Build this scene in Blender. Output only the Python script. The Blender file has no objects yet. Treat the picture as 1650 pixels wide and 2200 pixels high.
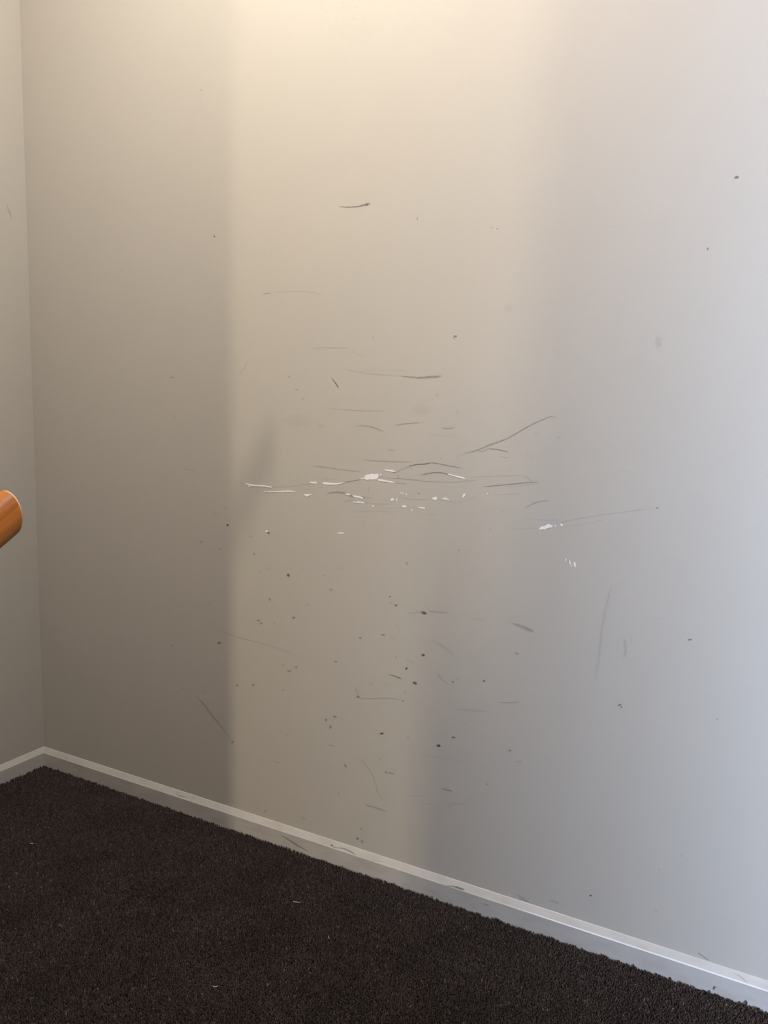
import bpy, bmesh, math, random
import numpy as np
from mathutils import Vector, Matrix

random.seed(7)
rng = np.random.default_rng(7)
SC = bpy.context.scene
COL = SC.collection

# ------------------------------------------------------------------ camera
FPX, YAW, PITCH, ROLL = 1662.0, math.radians(28.0), math.radians(7.05), math.radians(1.31)
CAM = Vector((2.2747, -1.7524, 1.25))
FW = Vector((-math.sin(YAW) * math.cos(PITCH), math.cos(YAW) * math.cos(PITCH), -math.sin(PITCH)))
R0 = FW.cross(Vector((0, 0, 1))).normalized()
U0 = R0.cross(FW)
RT = math.cos(ROLL) * R0 + math.sin(ROLL) * U0
UP = -math.sin(ROLL) * R0 + math.cos(ROLL) * U0
cd = bpy.data.cameras.new('camera')
cd.sensor_fit = 'VERTICAL'
cd.sensor_height = 24.0
cd.sensor_width = 18.0
cd.lens = 24.0 * FPX / 2200.0
cd.clip_start = 0.02
cam = bpy.data.objects.new('camera', cd)
COL.objects.link(cam)
cam.matrix_world = Matrix((
    (RT.x, UP.x, -FW.x, CAM.x), (RT.y, UP.y, -FW.y, CAM.y),
    (RT.z, UP.z, -FW.z, CAM.z), (0, 0, 0, 1)))
SC.camera = cam

# ------------------------------------------------------------------ light levels
L_CEIL = (7.7, 4.7, 2.6)
L_REAR = (1.65, 1.40, 1.0)
L_DAY = (8.8, 10.7, 14.5)
L_TOP = (4.3, 4.6, 4.35)
P_TOP = Vector((1.1, -0.8, 3.38))
L_GLINT = (7.2, 8.5, 11.7)
L_WORLD = (1.000, 1.000, 1.000)
P_CEIL = Vector((1.4, -1.25, 3.14))
P_REAR = Vector((3.75, -8.0, 0.80))
P_DAY = Vector((5.55, -2.5, 1.45))

SC.view_settings.view_transform = 'Standard'
SC.view_settings.look = 'None'
SC.view_settings.gamma = 1.0
SC.view_settings.use_curve_mapping = False
SC.view_settings.exposure = 0.06

w = bpy.data.worlds.new('world')
SC.world = w
w.use_nodes = True
w.node_tree.nodes['Background'].inputs[0].default_value = (*L_WORLD, 1)
w.node_tree.nodes['Background'].inputs[1].default_value = 1.0


def area_light(name, loc, target, sx, sy, col, scale, parent=None):
    l = bpy.data.lights.new(name, 'AREA')
    l.shape = 'RECTANGLE' if sx != sy else 'DISK'
    l.size = sx
    if sx != sy:
        l.size_y = sy
    m = max(max(col), 1e-6)
    l.color = tuple(c / m for c in col)
    l.energy = scale * m
    o = bpy.data.objects.new(name, l)
    COL.objects.link(o)
    o.location = loc
    d = Vector(target) - Vector(loc)
    o.rotation_euler = d.to_track_quat('-Z', 'Y').to_euler()
    if parent:
        o.parent = parent
        o.matrix_parent_inverse = parent.matrix_world.inverted()
    return o


# daylight through the narrow slot window at the far end and through the side window
area_light('slot_window_daylight', P_REAR, (1.4, 0, 1.05), 0.10, 1.0, L_REAR, 100)
area_light('side_window_daylight', P_DAY, (1.9, 0, 1.2), 1.1, 1.5, L_DAY, 30)

area_light('glint_light', (1.775, -2.70, 2.32), (1.775, 0, 2.32), 1.65, 0.36, L_GLINT, 1)  # added lamp behind the camera, makes the glint along the skirting edge


# ------------------------------------------------------------------ helpers
def mesh_obj(name, verts, faces, m=None, parent=None, smooth=False):
    me = bpy.data.meshes.new(name)
    me.from_pydata([tuple(v) for v in verts], [], faces)
    me.update()
    if smooth:
        for p in me.polygons:
            p.use_smooth = True
    if m:
        me.materials.append(m)
    o = bpy.data.objects.new(name, me)
    COL.objects.link(o)
    if parent:
        o.parent = parent
    return o


def box_data(x0, x1, y0, y1, z0, z1):
    v = [(x, y, z) for z in (z0, z1) for y in (y0, y1) for x in (x0, x1)]
    f = [(0, 2, 3, 1), (4, 5, 7, 6), (0, 1, 5, 4), (2, 6, 7, 3), (0, 4, 6, 2), (1, 3, 7, 5)]
    return v, f


def box(name, x0, x1, y0, y1, z0, z1, m, parent=None):
    v, f = box_data(x0, x1, y0, y1, z0, z1)
    return mesh_obj(name, v, f, m, parent)


def structure(o):
    o['kind'] = 'structure'
    return o


def tag(o, label, cat, group=None, kind=None):
    o['label'] = label
    o['category'] = cat
    if group:
        o['group'] = group
    if kind:
        o['kind'] = kind
    return o


def ray(px, py):
    return (FW + RT * ((px - 825) / FPX) - UP * ((py - 1100) / FPX))


def on_back(px, py, off=0.0):
    """where the photo's pixel meets the back wall (y = 0)"""
    d = ray(px, py)
    t = (-off - CAM.y) / d.y
    p = CAM + d * t
    return Vector((p.x, -off, p.z))


def on_left(px, py, off=0.0):
    d = ray(px, py)
    t = (off - CAM.x) / d.x
    p = CAM + d * t
    return Vector((off, p.y, p.z))


def on_floor(px, py, z=0.0):
    d = ray(px, py)
    t = (z - CAM.z) / d.z
    return CAM + d * t


# ------------------------------------------------------------------ materials
def new_mat(name):
    m = bpy.data.materials.new(name)
    m.use_nodes = True
    nt = m.node_tree
    return m, nt, nt.nodes['Principled BSDF']


def wall_material(name, col):
    m, nt, b = new_mat(name)
    tc = nt.nodes.new('ShaderNodeTexCoord')
    n1 = nt.nodes.new('ShaderNodeTexNoise')
    n1.inputs['Scale'].default_value = 160
    n1.inputs['Detail'].default_value = 4
    n2 = nt.nodes.new('ShaderNodeTexNoise')
    n2.inputs['Scale'].default_value = 5.0
    n2.inputs['Detail'].default_value = 6
    n2.inputs['Roughness'].default_value = 0.65
    nt.links.new(tc.outputs['Object'], n1.inputs['Vector'])
    nt.links.new(tc.outputs['Object'], n2.inputs['Vector'])
    mx = nt.nodes.new('ShaderNodeMix')
    mx.data_type = 'RGBA'
    mx.inputs[6].default_value = (*[c * 0.975 for c in col], 1)
    mx.inputs[7].default_value = (*[min(1, c * 1.025) for c in col], 1)
    nt.links.new(n2.outputs['Fac'], mx.inputs[0])
    nt.links.new(mx.outputs[2], b.inputs['Base Color'])
    bp = nt.nodes.new('ShaderNodeBump')
    bp.inputs['Strength'].default_value = 0.10
    bp.inputs['Distance'].default_value = 0.0012
    nt.links.new(n1.outputs['Fac'], bp.inputs['Height'])
    bp2 = nt.nodes.new('ShaderNodeBump')
    bp2.inputs['Strength'].default_value = 0.10
    bp2.inputs['Distance'].default_value = 0.006
    nt.links.new(n2.outputs['Fac'], bp2.inputs['Height'])
    nt.links.new(bp.outputs['Normal'], bp2.inputs['Normal'])
    nt.links.new(bp2.outputs['Normal'], b.inputs['Normal'])
    b.inputs['Roughness'].default_value = 0.62
    b.inputs['Specular IOR Level'].default_value = 0.22
    return m


M_WALL = wall_material('painted_plaster', (0.374, 0.360, 0.327))
M_CEIL = wall_material('ceiling_paint', (0.34, 0.33, 0.32))

M_TRIM, nt, b = new_mat('gloss_trim_paint')
tcn = nt.nodes.new('ShaderNodeTexCoord')
nn = nt.nodes.new('ShaderNodeTexNoise')
nn.inputs['Scale'].default_value = 22
nn.inputs['Detail'].default_value = 6
mp = nt.nodes.new('ShaderNodeMapping')
mp.inputs['Scale'].default_value = (0.6, 0.6, 1.5)
cr = nt.nodes.new('ShaderNodeValToRGB')
cr.color_ramp.elements[0].position = 0.30
cr.color_ramp.elements[0].color = (0.372, 0.362, 0.342, 1)
cr.color_ramp.elements[1].position = 0.55
cr.color_ramp.elements[1].color = (0.415, 0.405, 0.39, 1)
nt.links.new(tcn.outputs['Object'], mp.inputs['Vector'])
nt.links.new(mp.outputs['Vector'], nn.inputs['Vector'])
nt.links.new(nn.outputs['Fac'], cr.inputs[0])
nt.links.new(cr.outputs[0], b.inputs['Base Color'])
b.inputs['Roughness'].default_value = 0.20
b.inputs['Specular IOR Level'].default_value = 0.9
b.inputs['Coat Weight'].default_value = 0.6
b.inputs['Coat Roughness'].default_value = 0.12

M_FLOOR, nt, b = new_mat('carpet_backing')
b.inputs['Base Color'].default_value = (0.012, 0.009, 0.008, 1)
b.inputs['Roughness'].default_value = 1.0
b.inputs['Specular IOR Level'].default_value = 0.0

M_PILE, nt, b = new_mat('dark_brown_carpet_yarn')
geo = nt.nodes.new('ShaderNodeNewGeometry')
cr = nt.nodes.new('ShaderNodeValToRGB')
cr.color_ramp.elements[0].position = 0.0
cr.color_ramp.elements[0].color = (0.0175, 0.0133, 0.0128, 1)
cr.color_ramp.elements[1].position = 1.0
cr.color_ramp.elements[1].color = (0.13, 0.11, 0.10, 1)
e = cr.color_ramp.elements.new(0.75)
e.color = (0.043, 0.0318, 0.0298, 1)
e = cr.color_ramp.elements.new(0.985)
e.color = (0.056, 0.045, 0.041, 1)
nt.links.new(geo.outputs['Random Per Island'], cr.inputs[0])
tcn = nt.nodes.new('ShaderNodeTexCoord')
nn = nt.nodes.new('ShaderNodeTexNoise')
nn.inputs['Scale'].default_value = 7
nn.inputs['Detail'].default_value = 3
mr = nt.nodes.new('ShaderNodeMapRange')
mr.inputs[1].default_value = 0.3
mr.inputs[2].default_value = 0.7
mr.inputs[3].default_value = 0.82
mr.inputs[4].default_value = 1.15
vm = nt.nodes.new('ShaderNodeVectorMath')
vm.operation = 'SCALE'
nt.links.new(tcn.outputs['Object'], nn.inputs['Vector'])
nt.links.new(nn.outputs['Fac'], mr.inputs[0])
nt.links.new(cr.outputs[0], vm.inputs[0])
nt.links.new(mr.outputs[0], vm.inputs['Scale'])
nt.links.new(vm.outputs[0], b.inputs['Base Color'])
b.inputs['Roughness'].default_value = 0.85
b.inputs['Specular IOR Level'].default_value = 0.15

M_WOOD, nt, b = new_mat('varnished_timber')
tcn = nt.nodes.new('ShaderNodeTexCoord')
mp = nt.nodes.new('ShaderNodeMapping')
mp.inputs['Scale'].default_value = (60, 60, 2.2)
nn = nt.nodes.new('ShaderNodeTexNoise')
nn.inputs['Scale'].default_value = 1.0
nn.inputs['Detail'].default_value = 5
nn.inputs['Distortion'].default_value = 0.6
cr = nt.nodes.new('ShaderNodeValToRGB')
cr.color_ramp.elements[0].position = 0.32
cr.color_ramp.elements[0].color = (0.15, 0.038, 0.002, 1)
cr.color_ramp.elements[1].position = 0.68
cr.color_ramp.elements[1].color = (0.52, 0.165, 0.012, 1)
nt.links.new(tcn.outputs['Object'], mp.inputs['Vector'])
nt.links.new(mp.outputs['Vector'], nn.inputs['Vector'])
nt.links.new(nn.outputs['Fac'], cr.inputs[0])
nt.links.new(cr.outputs[0], b.inputs['Base Color'])
b.inputs['Roughness'].default_value = 0.55
b.inputs['Specular IOR Level'].default_value = 0.3
b.inputs['Coat Weight'].default_value = 0.03
b.inputs['Coat Roughness'].default_value = 0.25


def simple_mat(name, col, rough=0.5, metal=0.0):
    m, nt, b = new_mat(name)
    b.inputs['Base Color'].default_value = (*col, 1)
    b.inputs['Roughness'].default_value = rough
    b.inputs['Metallic'].default_value = metal
    return m


M_METAL = simple_mat('brushed_metal', (0.45, 0.45, 0.46), 0.35, 1.0)
M_LINT = simple_mat('pale_lint', (0.55, 0.50, 0.42), 0.9)


def mark_material(name, col, grain=55.0, lo=0.25):
    """a rubbed-on film: the surface shows through where the film is thin"""
    m = bpy.data.materials.new(name)
    m.use_nodes = True
    nt = m.node_tree
    nt.nodes.clear()
    out = nt.nodes.new('ShaderNodeOutputMaterial')
    mix = nt.nodes.new('ShaderNodeMixShader')
    tr = nt.nodes.new('ShaderNodeBsdfTransparent')
    df = nt.nodes.new('ShaderNodeBsdfDiffuse')
    df.inputs[0].default_value = (*col, 1)
    at = nt.nodes.new('ShaderNodeAttribute')
    at.attribute_name = 'a'
    tcn = nt.nodes.new('ShaderNodeTexCoord')
    nn = nt.nodes.new('ShaderNodeTexNoise')
    nn.inputs['Scale'].default_value = grain
    nn.inputs['Detail'].default_value = 5
    nn.inputs['Roughness'].default_value = 0.7
    mr = nt.nodes.new('ShaderNodeMapRange')
    mr.inputs[1].default_value = 0.32
    mr.inputs[2].default_value = 0.55
    mr.inputs[3].default_value = lo
    mr.inputs[4].default_value = 1.0
    mu = nt.nodes.new('ShaderNodeMath')
    mu.operation = 'MULTIPLY'
    nt.links.new(tcn.outputs['Object'], nn.inputs['Vector'])
    nt.links.new(nn.outputs['Fac'], mr.inputs[0])
    nt.links.new(at.outputs['Fac'], mu.inputs[0])
    nt.links.new(mr.outputs[0], mu.inputs[1])
    nt.links.new(mu.outputs[0], mix.inputs[0])
    nt.links.new(tr.outputs[0], mix.inputs[1])
    nt.links.new(df.outputs[0], mix.inputs[2])
    nt.links.new(mix.outputs[0], out.inputs[0])
    return m


M_SCUFF = mark_material('rubber_scuff', (0.055, 0.05, 0.045), 120, 0.45)
M_SCRATCH = mark_material('pale_scratch', (0.62, 0.62, 0.61), 150, 0.35)
M_CHIP, nt, b = new_mat('bare_white_plaster')
b.inputs['Base Color'].default_value = (0.66, 0.66, 0.67, 1)
b.inputs['Roughness'].default_value = 0.9

# ------------------------------------------------------------------ the room shell
CEIL = 3.42
WX1 = 5.6      # far side wall of the hall
FZ = -0.006
floor = structure(box('floor', -0.12, WX1 + 0.1, -8.3, 0.12, -0.12, FZ, M_FLOOR))
ceiling = structure(box('ceiling', -0.12, WX1 + 0.1, -8.3, 0.12, CEIL, CEIL + 0.12, M_CEIL))
wall_back = structure(box('wall_back', -0.12, WX1 + 0.1, 0.0, 0.12, FZ, CEIL, M_WALL))
wall_left = structure(box('wall_left', -0.12, 0.0, -8.3, 0.0, FZ, CEIL, M_WALL))
# wall behind the camera with an opening into the next space
OPX0, OPX1, RY = 1.79, 2.62, -2.6
# (the strip above the opening has a slot added for the skirting glint)
TX0, TX1, TZ0, TZ1 = 0.93, 2.62, 2.12, 2.52


def boxes(name, lst, m):
    vs, fs = [], []
    for b_ in lst:
        v, f = box_data(*b_)
        n = len(vs)
        vs += v
        fs += [tuple(i + n for i in g) for g in f]
    return structure(mesh_obj(name, vs, fs, m))


boxes('wall_rear', [(0.0, TX0, RY - 0.1, RY, FZ, CEIL), (TX0, OPX0, RY - 0.1, RY, FZ, TZ0),
                    (OPX0, OPX1, RY - 0.1, RY, 2.05, TZ0), (TX0, OPX1, RY - 0.1, RY, TZ1, CEIL)], M_WALL)
# wall on the camera's right, ending short of the back wall
RX = 3.2
RYE = -1.01
structure(box('wall_right', RX, RX + 0.1, -3.4, RYE, FZ, CEIL, M_WALL))
structure(box('wall_band_blocker', 2.885, WX1, -4.6, -4.5, FZ, CEIL, M_WALL))  # unseen wall added so its end softens the light band's right edge
structure(box('wall_rear_return', OPX1, RX, RY - 0.1, RY, FZ, CEIL, M_WALL))


def windowed_wall(name, axis, pos, th, a0, a1, w0, w1, z0, z1, m):
    """one wall mesh with a rectangular hole from w0..w1, z0..z1"""
    vs, fs = [], []
    for (p0, p1, q0, q1) in ((a0, w0, FZ, CEIL), (w1, a1, FZ, CEIL), (w0, w1, FZ, z0), (w0, w1, z1, CEIL)):
        if axis == 'x':
            v, f = box_data(pos, pos + th, p0, p1, q0, q1)
        else:
            v, f = box_data(p0, p1, pos, pos + th, q0, q1)
        n = len(vs)
        vs += v
        fs += [tuple(i + n for i in g) for g in f]
    return structure(mesh_obj(name, vs, fs, m))


DY0, DY1, DZ0, DZ1 = P_DAY.y - 0.6, P_DAY.y + 0.6, 0.68, 2.22
windowed_wall('wall_side_hall', 'x', WX1, 0.1, -8.3, 0.0, DY0, DY1, DZ0, DZ1, M_WALL)
windowed_wall('wall_far_end', 'y', -8.3, 0.1, 0.0, WX1, P_REAR.x - 0.08, P_REAR.x + 0.08, 0.2, 1.4, M_WALL)

# ------------------------------------------------------------------ baseboards (splayed skirting, lower front edge eased)
BH, BD, BC = 0.0624, 0.0126, 0.0478
prof = [(0.0, FZ), (BD, FZ), (BD, BC - 0.0026), (BD - 0.0020, BC),
        (0.0022, BH - 0.0008), (0.0008, BH - 0.0001), (0.0, BH)]


def baseboard(name, p0, p1, inward, cut0=0, cut1=0):
    """profile swept from p0 to p1; inward = direction off the wall; cut = mitre factor"""
    p0, p1, inward = Vector(p0), Vector(p1), Vector(inward)
    d = (p1 - p0).normalized()
    vs, n = [], len(prof)
    for (p, c) in ((p0, cut0), (p1, cut1)):
        for (a, z) in prof:
            q = p + inward * a + d * (c * a)
            vs.append((q.x, q.y, z))
    fs = [(i, (i + 1) % n, n + (i + 1) % n, n + i) for i in range(n)]
    fs += [tuple(range(n - 1, -1, -1)), tuple(range(n, 2 * n))]
    o = structure(mesh_obj(name, vs, fs, M_TRIM))
    bm = bmesh.new()
    bm.from_mesh(o.data)
    bmesh.ops.recalc_face_normals(bm, faces=bm.faces)
    bm.to_mesh(o.data)
    bm.free()
    for p in o.data.polygons:
        p.use_smooth = False
    return o


base_back = baseboard('baseboard_back', (0, 0, 0), (WX1, 0, 0), (0, -1, 0), 1, 0)
base_left = baseboard('baseboard_left', (0, 0, 0), (0, RY, 0), (1, 0, 0), 1, 0)
baseboard('baseboard_right', (RX, RYE, 0), (RX, RY, 0), (-1, 0, 0))
baseboard('baseboard_rear', (0, RY, 0), (OPX0, RY, 0), (0, 1, 0))

# unseen windows that let the daylight in; the glint window is added
M_GLASSY = simple_mat('window_frame_paint', (0.8, 0.8, 0.78), 0.4)


def window_frame(name, axis, pos, a0, a1, z0, z1, t=0.05):
    vs, fs = [], []
    for (p0, p1, q0, q1) in ((a0, a0 + t, z0, z1), (a1 - t, a1, z0, z1), (a0, a1, z0, z0 + t), (a0, a1, z1 - t, z1)):
        v, f = box_data(pos, pos + 0.06, p0, p1, q0, q1) if axis == 'x' else box_data(p0, p1, pos, pos + 0.06, q0, q1)
        n = len(vs)
        vs += v
        fs += [tuple(i + n for i in g) for g in f]
    return structure(mesh_obj(name, vs, fs, M_GLASSY))


window_frame('window_1', 'x', WX1 + 0.02, DY0, DY1, DZ0, DZ1)
window_frame('glint_window', 'y', RY - 0.08, TX0, TX1, TZ0, TZ1, 0.02)  # added frame around the glint lamp
window_frame('window_2', 'y', -8.28, P_REAR.x - 0.08, P_REAR.x + 0.08, 0.2, 1.4, 0.012)

# ------------------------------------------------------------------ ceiling lamp (above the frame)
lamp = bpy.data.objects.new('ceiling_lamp', None)
COL.objects.link(lamp)
lamp.location = (P_CEIL.x, P_CEIL.y, CEIL)
tag(lamp, 'white glass globe lamp hanging from the ceiling above the corner', 'lamp')


def lathe(name, prof2, seg, m, parent, axis='z', smooth=True):
    vs, fs = [], []
    n = len(prof2)
    for i in range(seg):
        a = 2 * math.pi * i / seg
        for (r, z) in prof2:
            vs.append((r * math.cos(a), r * math.sin(a), z))
    for i in range(seg):
        j = (i + 1) % seg
        for k in range(n - 1):
            fs.append((i * n + k, j * n + k, j * n + k + 1, i * n + k + 1))
    return mesh_obj(name, vs, fs, m, parent, smooth)


M_LAMP, nt, b = new_mat('lamp_opal')
_m = max(max(L_CEIL), 1e-6)
b.inputs['Emission Color'].default_value = (*[c / _m for c in L_CEIL], 1)
b.inputs['Emission Strength'].default_value = _m * 20.0
lathe('lamp_base', [(0.0001, 0), (0.055, 0), (0.055, -0.015), (0.0001, -0.03)], 32, M_GLASSY, lamp)
lathe('lamp_stem', [(0.008, -0.02), (0.008, P_CEIL.z - CEIL + 0.10)], 16, M_METAL, lamp)
gl = [(max(0.0001, 0.11 * math.sin(math.pi * i / 16)), P_CEIL.z - CEIL + 0.11 * math.cos(math.pi * i / 16)) for i in range(17)]
lathe('lamp_globe', gl, 32, M_LAMP, lamp)

area_light('top_fill_light', P_TOP, (P_TOP.x, P_TOP.y, 0), 0.16, 0.16, L_TOP, 10)  # added fill lamp, brightens and cools the upper wall

# ------------------------------------------------------------------ handrail
rail_end = CAM + ray(21, 1099) * 1.03
RD = Vector((0.02, -1.0, -0.62)).normalized()     # from the end, down the stair towards the camera
rail = bpy.data.objects.new('stair_handrail', None)
COL.objects.link(rail)
rail.location = rail_end
tag(rail, 'round orange-brown varnished timber handrail ending in mid-air before the left wall', 'handrail')
RR, RL = 0.0278, 0.80
q = RD.to_track_quat('Z', 'Y')
pr = [(RR, 0.0035), (RR, 0.05), (RR, RL - 0.004), (RR - 0.004, RL), (0.0001, RL)]
M_RIM = simple_mat('highlit_timber_edge', (0.62, 0.33, 0.15), 0.4)  # paler colour stands in for the highlight on the bevel
bar = lathe('rail', pr, 48, M_WOOD, rail)
bar.rotation_euler = q.to_euler()
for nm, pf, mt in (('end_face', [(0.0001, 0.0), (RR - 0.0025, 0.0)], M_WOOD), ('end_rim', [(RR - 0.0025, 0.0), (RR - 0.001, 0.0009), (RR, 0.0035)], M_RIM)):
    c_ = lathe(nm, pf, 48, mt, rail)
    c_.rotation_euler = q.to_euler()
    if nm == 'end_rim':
        c_['label'] = 'pale rim of the rail end, highlight painted in'
# the end is sawn off steeper than square
ax = (q @ Vector((0, 0, 1)))
CUT = Vector((0.0, math.cos(math.radians(8)), math.sin(math.radians(8))))
for c_ in rail.children:
    for v in c_.data.vertices:
        if v.co.z < 0.02:
            r_ = q @ Vector((v.co.x, v.co.y, 0))
            v.co.z += -(r_.dot(CUT)) / ax.dot(CUT)
for k, s in enumerate((0.56, 0.76)):
    p = RD * s
    h = rail_end.z + p.z
    b_ = lathe('support_post', [(0.0001, 0.0), (0.014, 0.0), (0.014, h - FZ - 0.02), (0.0001, h - FZ - 0.02)], 20, M_METAL, rail)
    b_.location = (p.x, p.y, -rail_end.z + FZ)
    f_ = lathe('post_flange', [(0.0001, 0.010), (0.040, 0.010), (0.045, 0.006), (0.045, 0.0), (0.0001, 0.0)], 28, M_METAL, rail)
    f_.location = (p.x, p.y, -rail_end.z + FZ)

# unseen post added beyond the opening to cast the soft lower wall shadow
POSTX, POSTY, POSTH, POSTW = 2.693, -4.0, 0.84, 0.132
post = bpy.data.objects.new('shadow_post', None)
COL.objects.link(post)
post.location = (POSTX, POSTY, FZ)
tag(post, 'square timber post added beyond the opening to cast a wall shadow', 'post')
hw = POSTW / 2
box('shaft', -hw, hw, -hw, hw, 0, POSTH - 0.04, M_WOOD, post)
box('cap', -hw - 0.01, hw + 0.01, -hw - 0.01, hw + 0.01, POSTH - 0.04, POSTH, M_WOOD, post)

# ------------------------------------------------------------------ carpet pile
def carpet():
    sp = 0.0036
    X0, X1, Y0, Y1 = BD + 0.001, 3.15, -2.1, -BD - 0.001
    nx, ny = int((X1 - X0) / sp), int((Y1 - Y0) / sp)
    gx, gy = np.meshgrid(np.arange(nx) * sp + X0, Y1 - np.arange(ny) * sp)
    gx = gx.ravel() + rng.uniform(-.5, .5, nx * ny) * sp * 0.9
    gy = gy.ravel() + rng.uniform(-.5, .5, nx * ny) * sp * 0.9
    keep = (gx > X0) & (gy < Y1) & (gx - gy < 5.0)
    # only the floor the picture can see, with a wide margin
    dx, dy, dz = gx - CAM.x, gy - CAM.y, -CAM.z
    zc = dx * FW.x + dy * FW.y + dz * FW.z
    uc = (dx * RT.x + dy * RT.y + dz * RT.z) / np.maximum(zc, .05)
    vc = -(dx * UP.x + dy * UP.y + dz * UP.z) / np.maximum(zc, .05)
    keep &= (zc > 0.2) & (np.abs(uc) < 0.80) & (vc < 0.86)
    gx, gy = gx[keep], gy[keep]
    n = len(gx)
    h = 0.0068 + rng.normal(0, 0.0011, n)
    # tufts pressed up against the skirting stand a little taller, unevenly
    near = np.minimum(gx - BD, -gy - BD) < 0.0075
    along = np.where(-gy < gx, gx, gy)
    wob = np.sin(along * 97) + np.sin(along * 233 + 1) + np.sin(along * 41 + 2)
    h = np.where(near, h + np.clip(0.0008 * wob + rng.normal(0.0004, 0.0012, n), -0.001, 0.0045), h)
    cell = np.floor(along / 0.007).astype(np.int64)
    pick = rng.random(2000) < 0.13
    tall = rng.uniform(0.0015, 0.0042, 2000)
    ci = np.mod(cell, 2000)
    h = np.where(near & pick[ci], h + tall[ci], h)
    r = rng.uniform(0.0017, 0.0029, n)
    ang = rng.uniform(0, 2 * np.pi, n)
    lean = rng.uniform(0.0, 0.0032, n)
    la = rng.uniform(0, 2 * np.pi, n)
    V = np.empty((n, 7, 3), np.float32)
    for k in range(3):
        a = ang + k * 2 * np.pi / 3
        V[:, k, 0] = gx + r * np.cos(a)
        V[:, k, 1] = gy + r * np.sin(a)
        V[:, k, 2] = FZ
        V[:, 3 + k, 0] = gx + r * 0.85 * np.cos(a + .5) + lean * .6 * np.cos(la)
        V[:, 3 + k, 1] = gy + r * 0.85 * np.sin(a + .5) + lean * .6 * np.sin(la)
        V[:, 3 + k, 2] = FZ + h * 0.72
    V[:, 6, 0] = gx + lean * np.cos(la)
    V[:, 6, 1] = gy + lean * np.sin(la)
    V[:, 6, 2] = FZ + h
    # never poke through the skirting faces
    V[:, :, 0] = np.maximum(V[:, :, 0], BD + 0.0002)
    V[:, :, 1] = np.minimum(V[:, :, 1], -BD - 0.0002)
    tris = np.array([(0, 1, 4), (0, 4, 3), (1, 2, 5), (1, 5, 4), (2, 0, 3), (2, 3, 5), (3, 4, 6), (4, 5, 6), (5, 3, 6)], np.int32)
    F = (tris[None] + (np.arange(n, dtype=np.int32) * 7)[:, None, None]).reshape(-1, 3)
    me = bpy.data.meshes.new('carpet')
    me.vertices.add(n * 7)
    me.vertices.foreach_set('co', V.reshape(-1))
    me.loops.add(len(F) * 3)
    me.loops.foreach_set('vertex_index', F.reshape(-1))
    me.polygons.add(len(F))
    me.polygons.foreach_set('loop_start', np.arange(len(F), dtype=np.int32) * 3)
    me.polygons.foreach_set('use_smooth', np.ones(len(F), bool))
    me.update(calc_edges=True)
    me.materials.append(M_PILE)
    o = bpy.data.objects.new('carpet', me)
    COL.objects.link(o)
    tag(o, 'dark brown short cut-pile carpet covering the floor of the corner', 'carpet', kind='stuff')
    return n


carpet()


# ------------------------------------------------------------------ marks on the walls and skirting
def set_alpha(me, vals):
    at = me.attributes.new('a', 'FLOAT', 'POINT')
    at.data.foreach_set('value', np.array(vals, np.float32))


def smooth_path(pts, n=6):
    """Catmull-Rom through pixel points (x, y, w)"""
    if len(pts) < 3:
        return [tuple(pts[0][i] + (pts[1][i] - pts[0][i]) * t / n for i in range(3)) for t in range(n + 1)]
    P = [pts[0]] + list(pts) + [pts[-1]]
    out = []
    for i in range(1, len(P) - 2):
        for t in range(n):
            s = t / n
            out.append(tuple(0.5 * (2 * P[i][k] + (P[i + 1][k] - P[i - 1][k]) * s
                                    + (2 * P[i - 1][k] - 5 * P[i][k] + 4 * P[i + 1][k] - P[i + 2][k]) * s * s
                                    + (3 * P[i][k] - P[i - 1][k] - 3 * P[i + 1][k] + P[i + 2][k]) * s ** 3)
                             for k in range(3)))
    out.append(tuple(pts[-1]))
    return out


def sk(px, py, off):
    """on the skirting: the sloping top or the face, whichever the pixel meets"""
    d = ray(px, py)
    t = (-(BD + off) - CAM.y) / d.y
    p = CAM + d * t
    if p.z <= BC:
        return p
    # sloping top: from (BD, BC) to (0, BH)
    nrm = Vector((0, -(BH - BC), BD)).normalized()
    o = Vector((0, -BD, BC)) + nrm * off
    nn_ = Vector((0, -(BH - BC), BD))
    nn_ = Vector((0, -(BH - BC), BD)).normalized()
    t = (o - CAM).dot(nn_) / d.dot(nn_)
    return CAM + d * t


SURF = {'b': on_back, 'l': on_left, 's': sk}
PARENT = {'b': wall_back, 'l': wall_left, 's': base_back}


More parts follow.
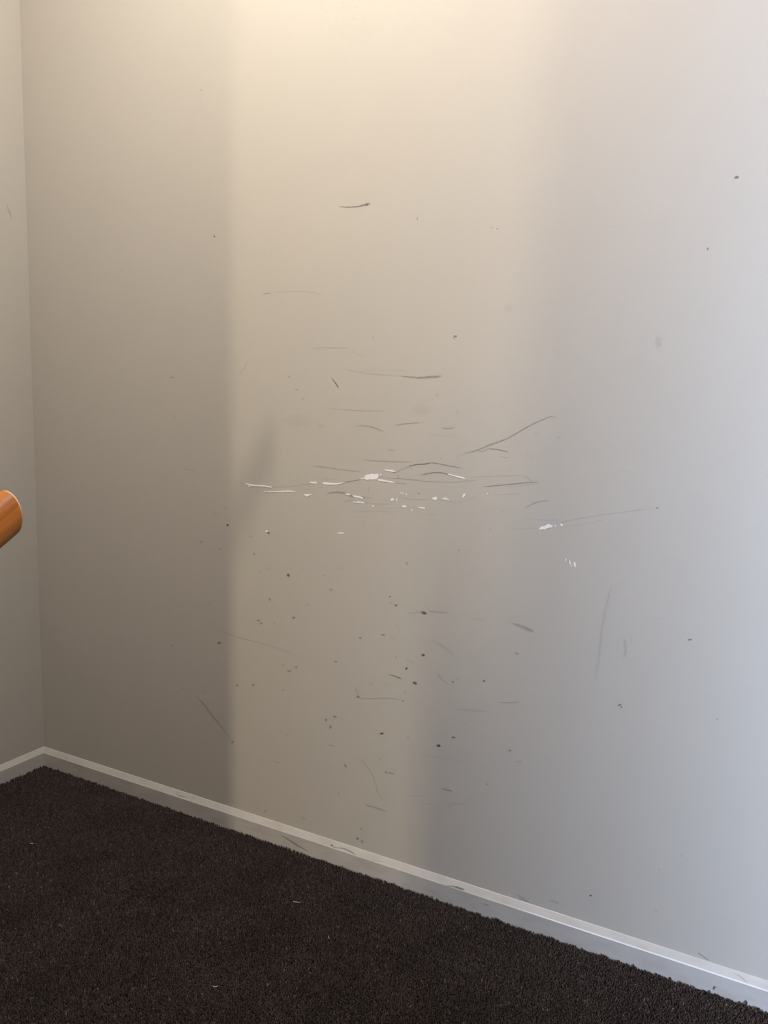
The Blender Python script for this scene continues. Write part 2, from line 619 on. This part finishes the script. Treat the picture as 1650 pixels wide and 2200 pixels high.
def stroke(pts, a=0.3, surf='b', light=False, soft=1.0, w=2.0):
    """a rubbed line: pts = (x, y[, width]) in the photo's pixels, feathered at its edges and ends"""
    pts = [(p[0], p[1], p[2] if len(p) > 2 else w) for p in pts]
    S = smooth_path(pts)
    off = 0.0004 if not light else 0.0005
    prof_ = ((-1, 0), (-.5, .75), (0, 1), (.5, .75), (1, 0))
    vs, al, fs = [], [], []
    m = len(S)
    for i, (x, y, wd) in enumerate(S):
        x0, y0, _ = S[max(i - 1, 0)]
        x1, y1, _ = S[min(i + 1, m - 1)]
        L = math.hypot(x1 - x0, y1 - y0) or 1
        nx_, ny_ = -(y1 - y0) / L, (x1 - x0) / L
        half = wd * 0.5 + 0.55 * soft
        jit = random.uniform(-.12, .12) * wd
        u = i / (m - 1)
        end = min(1, u * 7, (1 - u) * 7)
        for (s, v) in prof_:
            vs.append(SURF[surf](x + nx_ * (half * s + jit), y + ny_ * (half * s + jit), off))
            al.append(v * a * end * random.uniform(.76, .95))
    k = len(prof_)
    for i in range(m - 1):
        for j in range(k - 1):
            q0 = i * k + j
            fs.append((q0, q0 + 1, q0 + k + 1, q0 + k))
    o = mesh_obj('scratch' if light else 'scuff_mark', vs, fs, M_SCRATCH if light else M_SCUFF, PARENT[surf])
    set_alpha(o.data, al)
    return o


def dot(x, y, rx, ry=None, a=0.5, ang=0, surf='b', light=False):
    ry = ry or rx
    rx, ry = rx * 1.12 + .4, ry * 1.12 + .4
    a *= .9
    c, s = math.cos(math.radians(ang)), math.sin(math.radians(ang))
    off = 0.0004 if not light else 0.00055
    vs, al, fs = [SURF[surf](x, y, off)], [a], []
    n = 14
    jit = [random.uniform(.85, 1.12) for _ in range(n)]
    rings = ((.55, .95), (.8, .5), (1.05, 0))
    for (r, v) in rings:
        for i in range(n):
            t = 2 * math.pi * i / n
            ex, ey = rx * r * jit[i] * math.cos(t), ry * r * jit[i] * math.sin(t)
            vs.append(SURF[surf](x + ex * c - ey * s, y + ex * s + ey * c, off))
            al.append(v * a)
    for i in range(n):
        j = (i + 1) % n
        fs.append((0, 1 + i, 1 + j))
        for k in range(len(rings) - 1):
            p, q_ = 1 + k * n, 1 + (k + 1) * n
            fs.append((p + i, q_ + i, q_ + j, p + j))
    o = mesh_obj('pale_nick' if light else 'scuff_spot', vs, fs, M_SCRATCH if light else M_SCUFF, PARENT[surf])
    set_alpha(o.data, al)
    return o


def chip(poly, surf='b', rough=0.35):
    """paint knocked off down to white plaster: an irregular flake outline with a thin broken rim"""
    pts = []
    n = len(poly)
    for i in range(n):
        x0, y0 = poly[i][:2]
        x1, y1 = poly[(i + 1) % n][:2]
        L = math.hypot(x1 - x0, y1 - y0)
        k = max(1, int(L / 2.2))
        for j in range(k):
            t = j / k
            pts.append((x0 + (x1 - x0) * t + random.uniform(-rough, rough), y0 + (y1 - y0) * t + random.uniform(-rough, rough)))
    cx = sum(p[0] for p in pts) / len(pts)
    cy = sum(p[1] for p in pts) / len(pts)
    vs, fs = [], []
    n = len(pts)
    for (sc, off) in ((1.0, 0.0002), (0.97, 0.0007)):
        for (x, y) in pts:
            vs.append(SURF[surf](cx + (x - cx) * sc, cy + (y - cy) * sc, off))
    fs = [(i, (i + 1) % n, n + (i + 1) % n, n + i) for i in range(n)]
    fs.append(tuple(range(n, 2 * n)))
    o = mesh_obj('paint_chip', vs, fs, M_CHIP, PARENT[surf])
    bm = bmesh.new()
    bm.from_mesh(o.data)
    bmesh.ops.recalc_face_normals(bm, faces=bm.faces)
    bmesh.ops.triangulate(bm, faces=[f for f in bm.faces if len(f.verts) > 4])
    bm.to_mesh(o.data)
    bm.free()
    return o


def sliver(pts, w=3.0):
    """a long thin chip following pts (x, y, width)"""
    P = [(p[0], p[1], p[2] if len(p) > 2 else w) for p in pts]
    top, bot = [], []
    for i, (x, y, wd) in enumerate(P):
        x0, y0, _ = P[max(i - 1, 0)]
        x1, y1, _ = P[min(i + 1, len(P) - 1)]
        L = math.hypot(x1 - x0, y1 - y0) or 1
        nx_, ny_ = -(y1 - y0) / L, (x1 - x0) / L
        top.append((x + nx_ * wd / 2, y + ny_ * wd / 2))
        bot.append((x - nx_ * wd / 2, y - ny_ * wd / 2))
    return chip(top + bot[::-1], rough=0.3)


def nick(x, y, rx, ry, ang=0):
    c, s = math.cos(math.radians(ang)), math.sin(math.radians(ang))
    return chip([(x + rx * math.cos(t) * c - ry * math.sin(t) * s, y + rx * math.cos(t) * s + ry * math.sin(t) * c)
                 for t in [2 * math.pi * i / 7 for i in range(7)]], rough=0.4)


# white chips across the middle of the wall
sliver([(525, 1039, 1), (531, 1040, 3), (537, 1042, 5), (545, 1043, 3), (560, 1043.5, 3.4), (571, 1045, 3), (584, 1047, 2)])
nick(536, 1044.5, 3, 2)
sliver([(566, 1057, 1.2), (583, 1056.5, 2), (602, 1056, 2), (618, 1055.3, 3), (634, 1056, 1)])
chip([(651, 1061.5), (660, 1062), (672, 1061), (665, 1064.5), (659, 1067.5), (655, 1065)])
sliver([(665, 1036.5, 2), (671, 1037, 4), (681, 1037, 4)])
sliver([(693, 1038, 3), (700, 1038.5, 4.6), (712, 1039.5, 3.6), (722, 1040, 4), (731, 1038, 2.5), (742, 1037, 1)])
sliver([(774, 1028, 1.5), (780, 1027.5, 2.5), (784, 1028, 1.5)])
chip([(783, 1024), (788, 1020), (797, 1018.5), (806, 1018.5), (812, 1017.5), (814, 1021), (813, 1025), (809, 1031), (797, 1030), (790, 1031), (784, 1030)], rough=.7)
nick(818, 1020, 2, 1.2)
sliver([(812, 1030.5, 3), (822, 1032.5, 4), (838, 1035, 3), (851, 1038, 1)])
sliver([(826, 1010, 1.5), (836, 1010.5, 3.4), (844, 1012.5, 3.4), (851, 1013, 1.5)])
sliver([(742, 1061, 2), (747, 1062, 4), (752, 1063.5, 2)])
sliver([(757, 1065, 2), (763, 1066.5, 4), (773, 1068.5, 4), (780, 1070.5, 3)])
sliver([(758, 1078.5, 2), (770, 1079, 3), (783, 1080.5, 2)])
nick(842.5, 1073.5, 4.2, 3, -10)
sliver([(851.5, 1070, 1.5), (853, 1073, 2), (851.5, 1077, 1.5)])
sliver([(859, 1059, 1.2), (867, 1059.6, 1.6)])
nick(873, 1061.5, 1.2, 2.2)
nick(801.5, 1087, 1.8, 1.8)
nick(868.5, 1088, 5, 2.3, 4)
sliver([(899, 1090, 2), (905, 1091, 3), (909, 1091.5, 2), (913, 1092.5, 2.5)])
nick(885, 1095.5, 1, 2.5)
nick(573, 1141.5, 3.6, 2, 0)
sliver([(725.5, 1145, 2), (732, 1145.5, 3), (739, 1145.5, 2)])
sliver([(962, 1018.5, 1.5), (968, 1020, 3), (976, 1022, 2.4), (985, 1024.5, 3), (993, 1026.5, 3.4), (999, 1029, 2)])
chip([(926.5, 1071), (932, 1068), (938, 1067), (939, 1071), (937.5, 1074.5), (931, 1073.5)])
sliver([(950, 1071.5, 1.2), (956, 1071, 4), (960, 1072.5, 2.5), (964, 1074, 2)])
chip([(993.5, 1070), (994, 1065), (996, 1061), (1000, 1059.5), (999, 1065), (996, 1069)])
nick(1047, 1060.5, 2, 1.2)
chip([(1157, 1136.5), (1163, 1132), (1171, 1130), (1176, 1126.5), (1180, 1124.5), (1183, 1128), (1187, 1129.5), (1185, 1133), (1177, 1134.5), (1172, 1137.5), (1161, 1138)], rough=.6)
nick(1193, 1130, 2, 2)
nick(1206, 1127.5, 2.2, 3.4, -35)
nick(1215.5, 1202.5, 1.3, 4, 8)
nick(1224.5, 1209, 1.8, 5.5, -8)
nick(1228, 1216, 1.4, 2.4, -20)
nick(1235, 1213, 2.8, 6, -12)

# pale scratches
for pts, a in (([(800, 1087), (830, 1088), (865, 1088.5), (900, 1091), (925, 1093)], .45),
               ([(745, 1106), (770, 1109), (795, 1110.5), (818, 1112)], .28),
               ([(562, 1091.5), (578, 1095.5), (595, 1100)], .28), ([(556, 1095), (564, 1096)], .4),
               ([(454, 1097, 2), (461, 1104, 4), (468, 1111, 2)], .16), ([(480, 1088.5, 1), (485, 1091.5, 2.5), (489, 1095, 1)], .35),
               ([(1040, 1059), (1056, 1062)], .3), ([(905, 1129, 1), (912, 1130.5, 3), (919, 1132, 1)], .45),
               ([(1188, 1133), (1240, 1126), (1300, 1117)], .12), ([(590, 1049), (640, 1051), (700, 1047)], .12),
               ([(1331, 1009), (1345, 1012), (1356, 1014)], .2), ([(1380, 1328, 6), (1420, 1330, 8), (1470, 1328, 6)], .06)):
    stroke(pts, a, light=True, w=1.6)

# dark rubbed lines
STROKES = [
    ([(722, 1040), (742, 1036), (760, 1033), (776, 1030)], .38, 1.6),
    ([(700, 1062, 1.5), (714, 1058.5, 3), (730, 1057.5, 4), (745, 1061.5, 4), (757, 1066, 3.5), (778, 1068, 2.5), (800, 1070.5, 1.5)], .42, 3),
    ([(672, 1002), (700, 1004), (735, 1009.5), (780, 1014)], .26, 2),
    ([(775, 987), (810, 990.5), (850, 992), (890, 992)], .26, 2.2),
    ([(842, 1018), (862, 1009), (880, 1002)], .25, 1.6),
    ([(876, 1003, 1.5), (892, 998.5, 2.4), (910, 997, 2.4), (926, 994.5, 1.6)], .62, 2),
    ([(920, 994), (942, 996), (965, 1001), (993, 1006)], .45, 1.8),
    ([(838, 1034), (850, 1037), (875, 1040)], .3, 1.6),
    ([(985, 981, 1.5), (1000, 974, 2), (1025, 967, 3), (1050, 957, 3.4), (1090, 942, 3.2), (1125, 922, 3), (1160, 904, 2.6), (1180, 896, 2.4), (1188, 895.5, 2.4), (1198, 900, 1.5)], .34, 3),
    ([(1028, 971), (1040, 968.5), (1049, 963.5)], .3, 1.6),
    ([(1047, 963.5), (1070, 966), (1093, 971.5)], .48, 1.7),
    ([(1072, 981), (1093, 984)], .22, 1.6),
    ([(984, 976, 1), (981, 983, 1.4), (987, 990, 1)], .16, 1.2),
    ([(903, 1021), (920, 1017.5), (938, 1015), (952, 1016.5), (966, 1020)], .55, 2),
    ([(1038, 1046), (1070, 1043), (1110, 1039), (1158, 1035)], .5, 1.9),
    ([(1090, 1046), (1130, 1043), (1160, 1038)], .16, 1.4),
    ([(848, 1027), (900, 1033), (960, 1036), (1000, 1034), (1032, 1030)], .22, 1.6),
    ([(800, 1024), (850, 1028), (905, 1031)], .22, 1.4),
    ([(1005, 1026), (1060, 1023), (1125, 1022)], .17, 1.5), ([(1125, 1022), (1134, 1027), (1144, 1035)], .25, 1.6),
    ([(1125, 1093), (1143, 1083), (1160, 1077.5), (1181, 1075)], .3, 1.8),
    ([(1122, 1112), (1165, 1117), (1210, 1117)], .12, 1.4), ([(1095, 1138), (1125, 1136), (1155, 1135)], .13, 1.4),
    ([(1190, 1127), (1230, 1117), (1290, 1107), (1350, 1099), (1408, 1091)], .17, 1.6),
    ([(1200, 1134), (1250, 1127), (1300, 1117)], .1, 1.4),
    ([(873, 1318), (890, 1317), (905, 1314.5)], .22, 1.6), ([(918, 1312.5), (942, 1315), (966, 1317)], .28, 1.8),
    ([(1099, 1339, 3), (1115, 1344, 7), (1132, 1351, 9), (1149, 1358, 6)], .27, 4),
    ([(833, 1449, 1), (848, 1452.5, 2.4), (863, 1459, 3.4)], .5, 2), ([(872, 1416), (890, 1425)], .22, 1.6),
    ([(940, 1449, 2.4), (946, 1456, 1.4), (953, 1462, 1.4), (962, 1469, 3)], .32, 2),
    ([(763, 1477, 3), (767, 1486, 4), (770, 1492, 3)], .16, 4), ([(771, 1499), (785, 1501), (830, 1500), (865, 1503)], .24, 1.6),
    ([(922, 1372, 6), (950, 1389, 9), (978, 1408, 7)], .09, 8), ([(1010, 1330, 3), (1035, 1332, 4), (1042, 1339, 2)], .1, 3),
    ([(975, 1524, 4), (1010, 1526, 8), (1050, 1529, 4)], .10, 6), ([(1070, 1509.5), (1095, 1509.5), (1115, 1508)], .24, 2),
    ([(793, 1467, 1), (803, 1470, 2)], .25, 2), ([(820, 1470), (838, 1472)], .12, 1.5),
    ([(460, 1350), (500, 1366), (560, 1382), (600, 1394), (642, 1411)], .17, 1.7),
    ([(418, 1492, 3), (440, 1516, 5), (458, 1540, 4), (478, 1564, 2.4), (497, 1590, 1.6)], .24, 3),
    ([(443, 1303), (456, 1290)], .15, 2),
    ([(705, 1600), (720, 1604.5)], .32, 2), ([(588, 1636), (603, 1640)], .26, 2),
    ([(770, 1628), (790, 1649), (803, 1672), (811, 1700), (820, 1714), (829, 1717)], .2, 2),
    ([(783, 1729, 2), (805, 1735, 3.4), (830, 1743, 3)], .34, 3),
    ([(832, 1659.5), (848, 1663)], .45, 2.4), ([(949, 1694), (960, 1697), (972, 1700)], .42, 2.4),
    ([(878, 1710), (900, 1710), (925, 1703)], .14, 2), ([(905, 1727), (930, 1727)], .09, 2), ([(960, 1732, 5), (972, 1728, 9), (1000, 1727, 4)], .12, 6),
    ([(1112, 1921, 3), (1119, 1928, 4), (1128, 1931, 2)], .28, 3), ([(1118, 1932, 2), (1127, 1934, 4), (1138, 1939, 2)], .3, 3),
    ([(1179, 1934), (1190, 1936.5), (1201, 1942)], .38, 1.8), ([(1499, 2046), (1511, 2055), (1524, 2064)], .4, 2),
    ([(1315, 1250, 4), (1303, 1300, 6), (1293, 1355, 7), (1285, 1420, 7), (1277, 1472, 5)], .085, 6),
    ([(565, 632), (573, 630.5), (583, 630)], .42, 2), ([(583, 630), (610, 627), (640, 626), (668, 628), (695, 635)], .17, 1.8),
    ([(664, 749), (700, 747), (720, 748), (752, 747)], .2, 2.2), ([(675, 753), (705, 751)], .12, 1.6), ([(752, 748), (765, 760), (785, 765)], .08, 3),
    ([(512, 803, 3), (524, 793, 3), (531, 777, 1.6)], .16, 3), ([(712, 811, 1), (720, 822, 2.2), (727.5, 834, 2.4)], .66, 2.2),
    ([(738, 793), (770, 799), (800, 804), (862, 808)], .2, 1.9), ([(770, 797), (820, 795), (880, 797)], .09, 1.6),
    ([(855, 807, 1.6), (885, 810.5, 3), (905, 811.5, 5), (928, 809.5, 6), (951, 808, 5)], .42, 4),
    ([(700, 877), (760, 881.5), (800, 883), (830, 883)], .2, 1.8),
    ([(763, 915, 1.5), (790, 915.5, 2), (803, 919, 3), (824, 927, 1.6)], .36, 2), ([(848, 914), (870, 910.5), (903, 908)], .34, 2.2),
    ([(948, 920), (962, 921), (978, 918)], .32, 2.6), ([(833, 966), (848, 968)], .26, 1.8),
    ([(980, 892, 5), (984, 880, 5)], .13, 5), ([(800, 733, 6), (802, 721, 6)], .09, 6), ([(920, 933), (950, 937), (985, 935)], .08, 2),
    ([(726, 443.5, 1), (745, 445, 1.6), (765, 444, 2.2), (780, 441, 4), (793, 437.5, 6)], .58, 2),
    ([(394, 1007), (408, 1009.5), (420, 1011)], .18, 2.4), ([(430, 199, 2), (430.5, 222, 2)], .08, 2),
    ([(1342, 1372, 6), (1343, 1390, 9), (1342, 1415, 6)], .13, 7), ([(1356, 1360, 3), (1357, 1380, 3)], .1, 3),
    ([(1328, 1370, 3), (1327, 1405, 3)], .07, 3), ([(640, 1040), (655, 1041), (668, 1040)], .15, 1.6), ([(560, 1047), (600, 1046), (650, 1043)], .15, 1.5),
    ([(515, 1038), (527, 1039)], .2, 1.4), ([(735, 1077), (760, 1076), (800, 1082), (840, 1083)], .18, 1.6), ([(755, 1100), (800, 1099), (850, 1101)], .12, 1.5),
    ([(855, 1068), (890, 1073), (925, 1073)], .14, 2), ([(940, 1075), (990, 1078), (1030, 1062)], .08, 3), ([(1058, 1063), (1120, 1061)], .12, 1.6),
    ([(690, 1028), (730, 1030)], .08, 1.6), ([(900, 1104), (960, 1106)], .08, 2), ([(1290, 488, 1.6), (1350, 484, 1.6), (1450, 478, 1.6)], .05, 1.6),
    ([(900, 1620), (1010, 1640)], .05, 6), ([(850, 1340), (860, 1360)], .05, 6),
    ([(880, 1000, 1.4), (886, 1010, 1.4)], .12, 1.4), ([(1128, 975, 4), (1150, 985, 4)], .06, 4), ([(1145, 932, 2.4), (1158, 931, 2.4)], .14, 3),
]
for pts, a, wd in STROKES:
    stroke(pts, a, w=wd)

SPOTS = [
    (577, 1145, 2.6, 3, .45, 0), (546, 1190, 2, 1.8, .5, 0), (619.5, 1236, 2.6, 3.4, .8, -30), (874, 1210, 3, 1.4, .45, 25),
    (539, 1152, 3.5, 1.6, .2, 0), (489, 1128, 2.4, 2.2, .8, 0), (432, 1165, 4, 2.4, .22, 0), (472, 1180, 4, 2, .2, 0),
    (838, 1282, 2, 1.4, .5, 0), (851, 1300.5, 3, 2.4, .42, 0), (840, 1295, 3.4, 1.6, .2, -20), (910.5, 1316.5, 6.6, 3, .72, 15),
    (774, 1371, 3, 1.8, .38, 15), (823.5, 1364, 3.8, 1.4, .5, 15), (1110, 1404, 5, 1.5, .34, 8), (909.5, 1407.5, 3.6, 2.6, .85, 10),
    (873, 1436.5, 3, 2.2, .85, -30), (851, 1412.5, 2.4, 2, .28, 0), (891.5, 1467.5, 5, 3, .68, 25), (973, 1465, 2.2, 2, .5, 0),
    (983, 1459, 2, 1.6, .24, 0), (1040, 1463, 2.6, 2, .55, -20), (869.5, 1488, 1.8, 2.8, .26, 0), (865.5, 1506, 3.6, 1.4, .42, 8),
    (769, 1497, 4, 2.2, .5, 10), (471, 1381.5, 4, 2.2, .6, -15), (555.5, 1333, 2.8, 1.3, .62, 5), (561, 1339.5, 2.4, 2.4, .55, 30),
    (579.5, 1288, 2.4, 2.2, .42, 0), (631, 1327, 4.2, 1.8, .45, 5), (590, 1340, 3, 1.8, .18, 0), (711, 1266.5, 5, 1.1, .38, 5),
    (697, 1236.5, 3.6, 1.6, .2, -10), (509.5, 1472.5, 3.2, 1.9, .42, 5), (544, 1471.5, 2.8, 1.9, .52, 0), (636, 1432.5, 3, 1.3, .55, 0),
    (621, 1441.5, 5, 1.8, .42, 10), (608, 1429, 3, 1.8, .15, 0), (608, 1483, 2.6, 2.6, .2, 0), (721, 1421, 4, 1.4, .5, 0),
    (719.5, 1540, 5.4, 1.8, .45, 22), (700.5, 1547, 2.6, 3.4, .36, 0), (710, 1562, 2, 3.8, .46, 0), (742, 1645, 2, 4.2, .4, -25),
    (820, 1576, 4.4, 2, .92, 0), (499.5, 1594.5, 2.6, 1.8, .55, -20), (768, 1801.5, 3.2, 2, .65, 35), (778, 1808, 2.6, 4.4, .3, -30),
    (776, 1781, 2.8, 1.8, .32, -15), (570, 1743.5, 2.2, 2.6, .3, 0), (652, 1758, 5, 1.8, .24, 30), (618, 1579, 5, 1.8, .14, 5),
    (728, 1705, 3, 4, .12, 0), (829, 1659, 2, 2, .48, 0), (877, 1585, 2.4, 1.8, .34, 0), (974.5, 1584.5, 4.8, 1.6, .68, 8),
    (942, 1602, 4.6, 2.8, .88, 8), (1095, 1612.5, 3.8, 1.3, .55, 8), (1115, 1636.5, 6, 2, .2, 0), (1046, 1685, 2.6, 2, .3, 0),
    (1001, 1555, 4, 1.4, .16, 10), (816, 1632, 2, 1.6, .26, 0), (1269, 1924, 2.4, 2, .82, 0), (1412, 1091, 3.2, 1.2, .5, 10),
    (621, 810, 1.9, 1.6, .45, 0), (637.5, 837, 4, 1.2, .36, 0), (650, 857, 4, 1.2, .26, -5), (978.5, 722.5, 4.2, 2, .55, 0),
    (975.5, 726, 1.2, 3, .4, 0), (939, 849, 3.6, 4.6, .12, 0), (690, 915, 9, 4, .07, 0), (789.5, 438.5, 5.6, 2.4, .55, -22),
    (896.5, 470, 1.4, 3.4, .42, 0), (460.5, 508, 2, 1.8, .78, 0), (432, 194, 3, 2.6, .22, 0), (1583, 381, 5.4, 2.9, .66, -12),
    (1520.5, 534.5, 1.4, 3.2, .55, 15), (1068.5, 491.5, 1.6, 1.6, .5, 0), (1056, 489, 4, 1.3, .24, -5), (1415, 735, 8, 13, .10, 0),
    (1092, 662, 9, 11, .07, 0), (370, 811, 5, 1.6, .3, 10), (375, 900, 4, 6, .07, 0), (1482, 1374.5, 4.6, 1.3, .62, -3), (1331, 1514.5, 5, 1.6, .5, -20),
    (1335, 1519, 1.4, 3, .35, 0), (1540, 1545, 3, 2, .2, 0), (1464, 1838, 3, 2.4, .16, 0), (1409, 1957, 3, 2.4, .16, 0), (1416, 1868, 3, 2.4, .14, 0), (855, 1025, 3, 5, .12, 0),
    (792, 1052, 1.6, 8, .13, 0), (905, 880, 22, 12, .05, 0), (1200, 940, 5, 4, .1, 0), (640, 905, 30, 14, .05, 0), (262, 580, 3, 3, .12, 0), (1053, 1137, 2, 1.6, .25, 0),
    (1080, 1098, 2, 1.6, .2, 0), (986, 1182, 3, 2, .14, 0), (899, 1060, 3.5, 1.2, .32, 0), (948, 985, 2, 2, .15, 0), (780, 1120, 2, 1.6, .15, 0),
    (845, 1370, 10, 4, .05, 0), (662, 1300, 4, 1.6, .12, 0), (560, 1230, 2.4, 1.4, .2, 0), (578, 1221, 3, 1.4, .16, 0), (650, 1222, 2, 1.4, .16, 0), (733, 1221, 4, 2, .12, 0),
    (1010, 1405, 3, 2, .08, 0), (1183, 1247, 3, 1.6, .1, 0), (440, 1485, 2.4, 2.4, .2, 0), (395, 1480, 2, 2, .18, 0), (370, 1387, 2.6, 3, .22, 0), (390, 1303, 2, 2, .14, 0),
]
for (x, y, rx, ry, a, ang) in SPOTS:
    dot(x, y, rx, ry, a, ang)
# pale lips under small dents
for (x, y, rx, ry, a, ang) in ((978.5, 727.5, 2.2, 2.6, .32, 0), (711, 1270, 5, 1, .18, 5), (636, 1436, 3, 1, .24, 0), (1330, 1519.5, 4, 1.6, .4, 0),
                               (499, 1598.5, 2.4, 1.2, .12, 0), (874, 1213, 3, 1, .16, 20), (1521, 538, 1.6, 1, .15, 0), (987, 1183, 2.4, 1.4, .16, 0)):
    dot(x, y, rx, ry, a, ang, light=True)

# skirting marks
for pts, a, wd in (([(604, 1795, 1.6), (620, 1804, 3), (640, 1817, 3.4), (662, 1829, 1.6)], .46, 3),
                   ([(720, 1821, 1.4), (742, 1824, 2), (765, 1837, 2.6)], .62, 2), ([(714, 1819), (722, 1822)], .5, 2),
                   ([(797, 1846), (812, 1850), (826, 1852)], .24, 2),
                   ([(379, 1702), (394, 1703.5), (408, 1707), (418, 1717)], .62, 1.6), ([(381, 1708), (392, 1711), (403, 1712)], .5, 1.6),
                   ([(378, 1703), (382, 1709)], .4, 1.4),
                   ([(956, 1903, 1.4), (972, 1904, 2.4), (984, 1907, 4.6), (999, 1912, 3)], .8, 3),
                   ([(1038, 1941, 1.6), (1044, 1944, 2.6), (1051, 1945, 1.6)], .4, 2),
                   ([(1572, 2086), (1590, 2098), (1607, 2113)], .25, 2), ([(520, 1775, 6), (560, 1787, 9), (590, 1797, 5)], .08, 8),
                   ([(455, 1757, 5), (470, 1762, 5)], .1, 5), ([(865, 1898, 5), (880, 1903, 5)], .12, 5)):
    stroke(pts, a, surf='s', w=wd)
dot(712.5, 1816.5, 2.6, 2.2, .7, 0, 's')
dot(1535.5, 2121, 4, 2, .6, -10, 's')
dot(1533.5, 2124, 1.8, 3.2, .6, 0, 's')
# left wall
stroke([(14, 437, 1.5), (19, 452, 4), (25, 470, 2)], .28, surf='l', w=3)


# ------------------------------------------------------------------ lint on the carpet
def lint(px, py, length, ang, label, curve=0.2):
    p = on_floor(px, py, 0.003)
    vs, fs = [], []
    n, r = 7, 0.0006
    a = math.radians(ang)
    for i in range(n + 1):
        t = i / n - .5
        cxx = p.x + math.cos(a) * t * length - math.sin(a) * curve * length * (t * t)
        cyy = p.y + math.sin(a) * t * length + math.cos(a) * curve * length * (t * t)
        rr = r * (0.5 if i in (0, n) else 1)
        for k in range(5):
            b_ = 2 * math.pi * k / 5
            vs.append((cxx - math.sin(a) * rr * math.cos(b_), cyy + math.cos(a) * rr * math.cos(b_), p.z + rr * math.sin(b_)))
    for i in range(n):
        for k in range(5):
            fs.append((i * 5 + k, i * 5 + (k + 1) % 5, (i + 1) * 5 + (k + 1) % 5, (i + 1) * 5 + k))
    fs += [tuple(range(4, -1, -1)), tuple(range(n * 5, n * 5 + 5))]
    return tag(mesh_obj('lint_thread', vs, fs, M_LINT, smooth=True), label, 'lint')


lint(637, 1938, 0.020, 20, 'pale straight thread of lint on the carpet, below the scuffed middle of the skirting', .15)
lint(706, 2014, 0.010, -50, 'tiny pale lint fleck on the carpet, right of and below the straight pale thread', .6)
lint(462, 2120, 0.012, 30, 'curled pale lint thread on the carpet nearest the bottom left of the photo', 1.2)
lint(68, 1812, 0.010, 30, 'tiny lint fleck on the carpet near the left wall', .4)
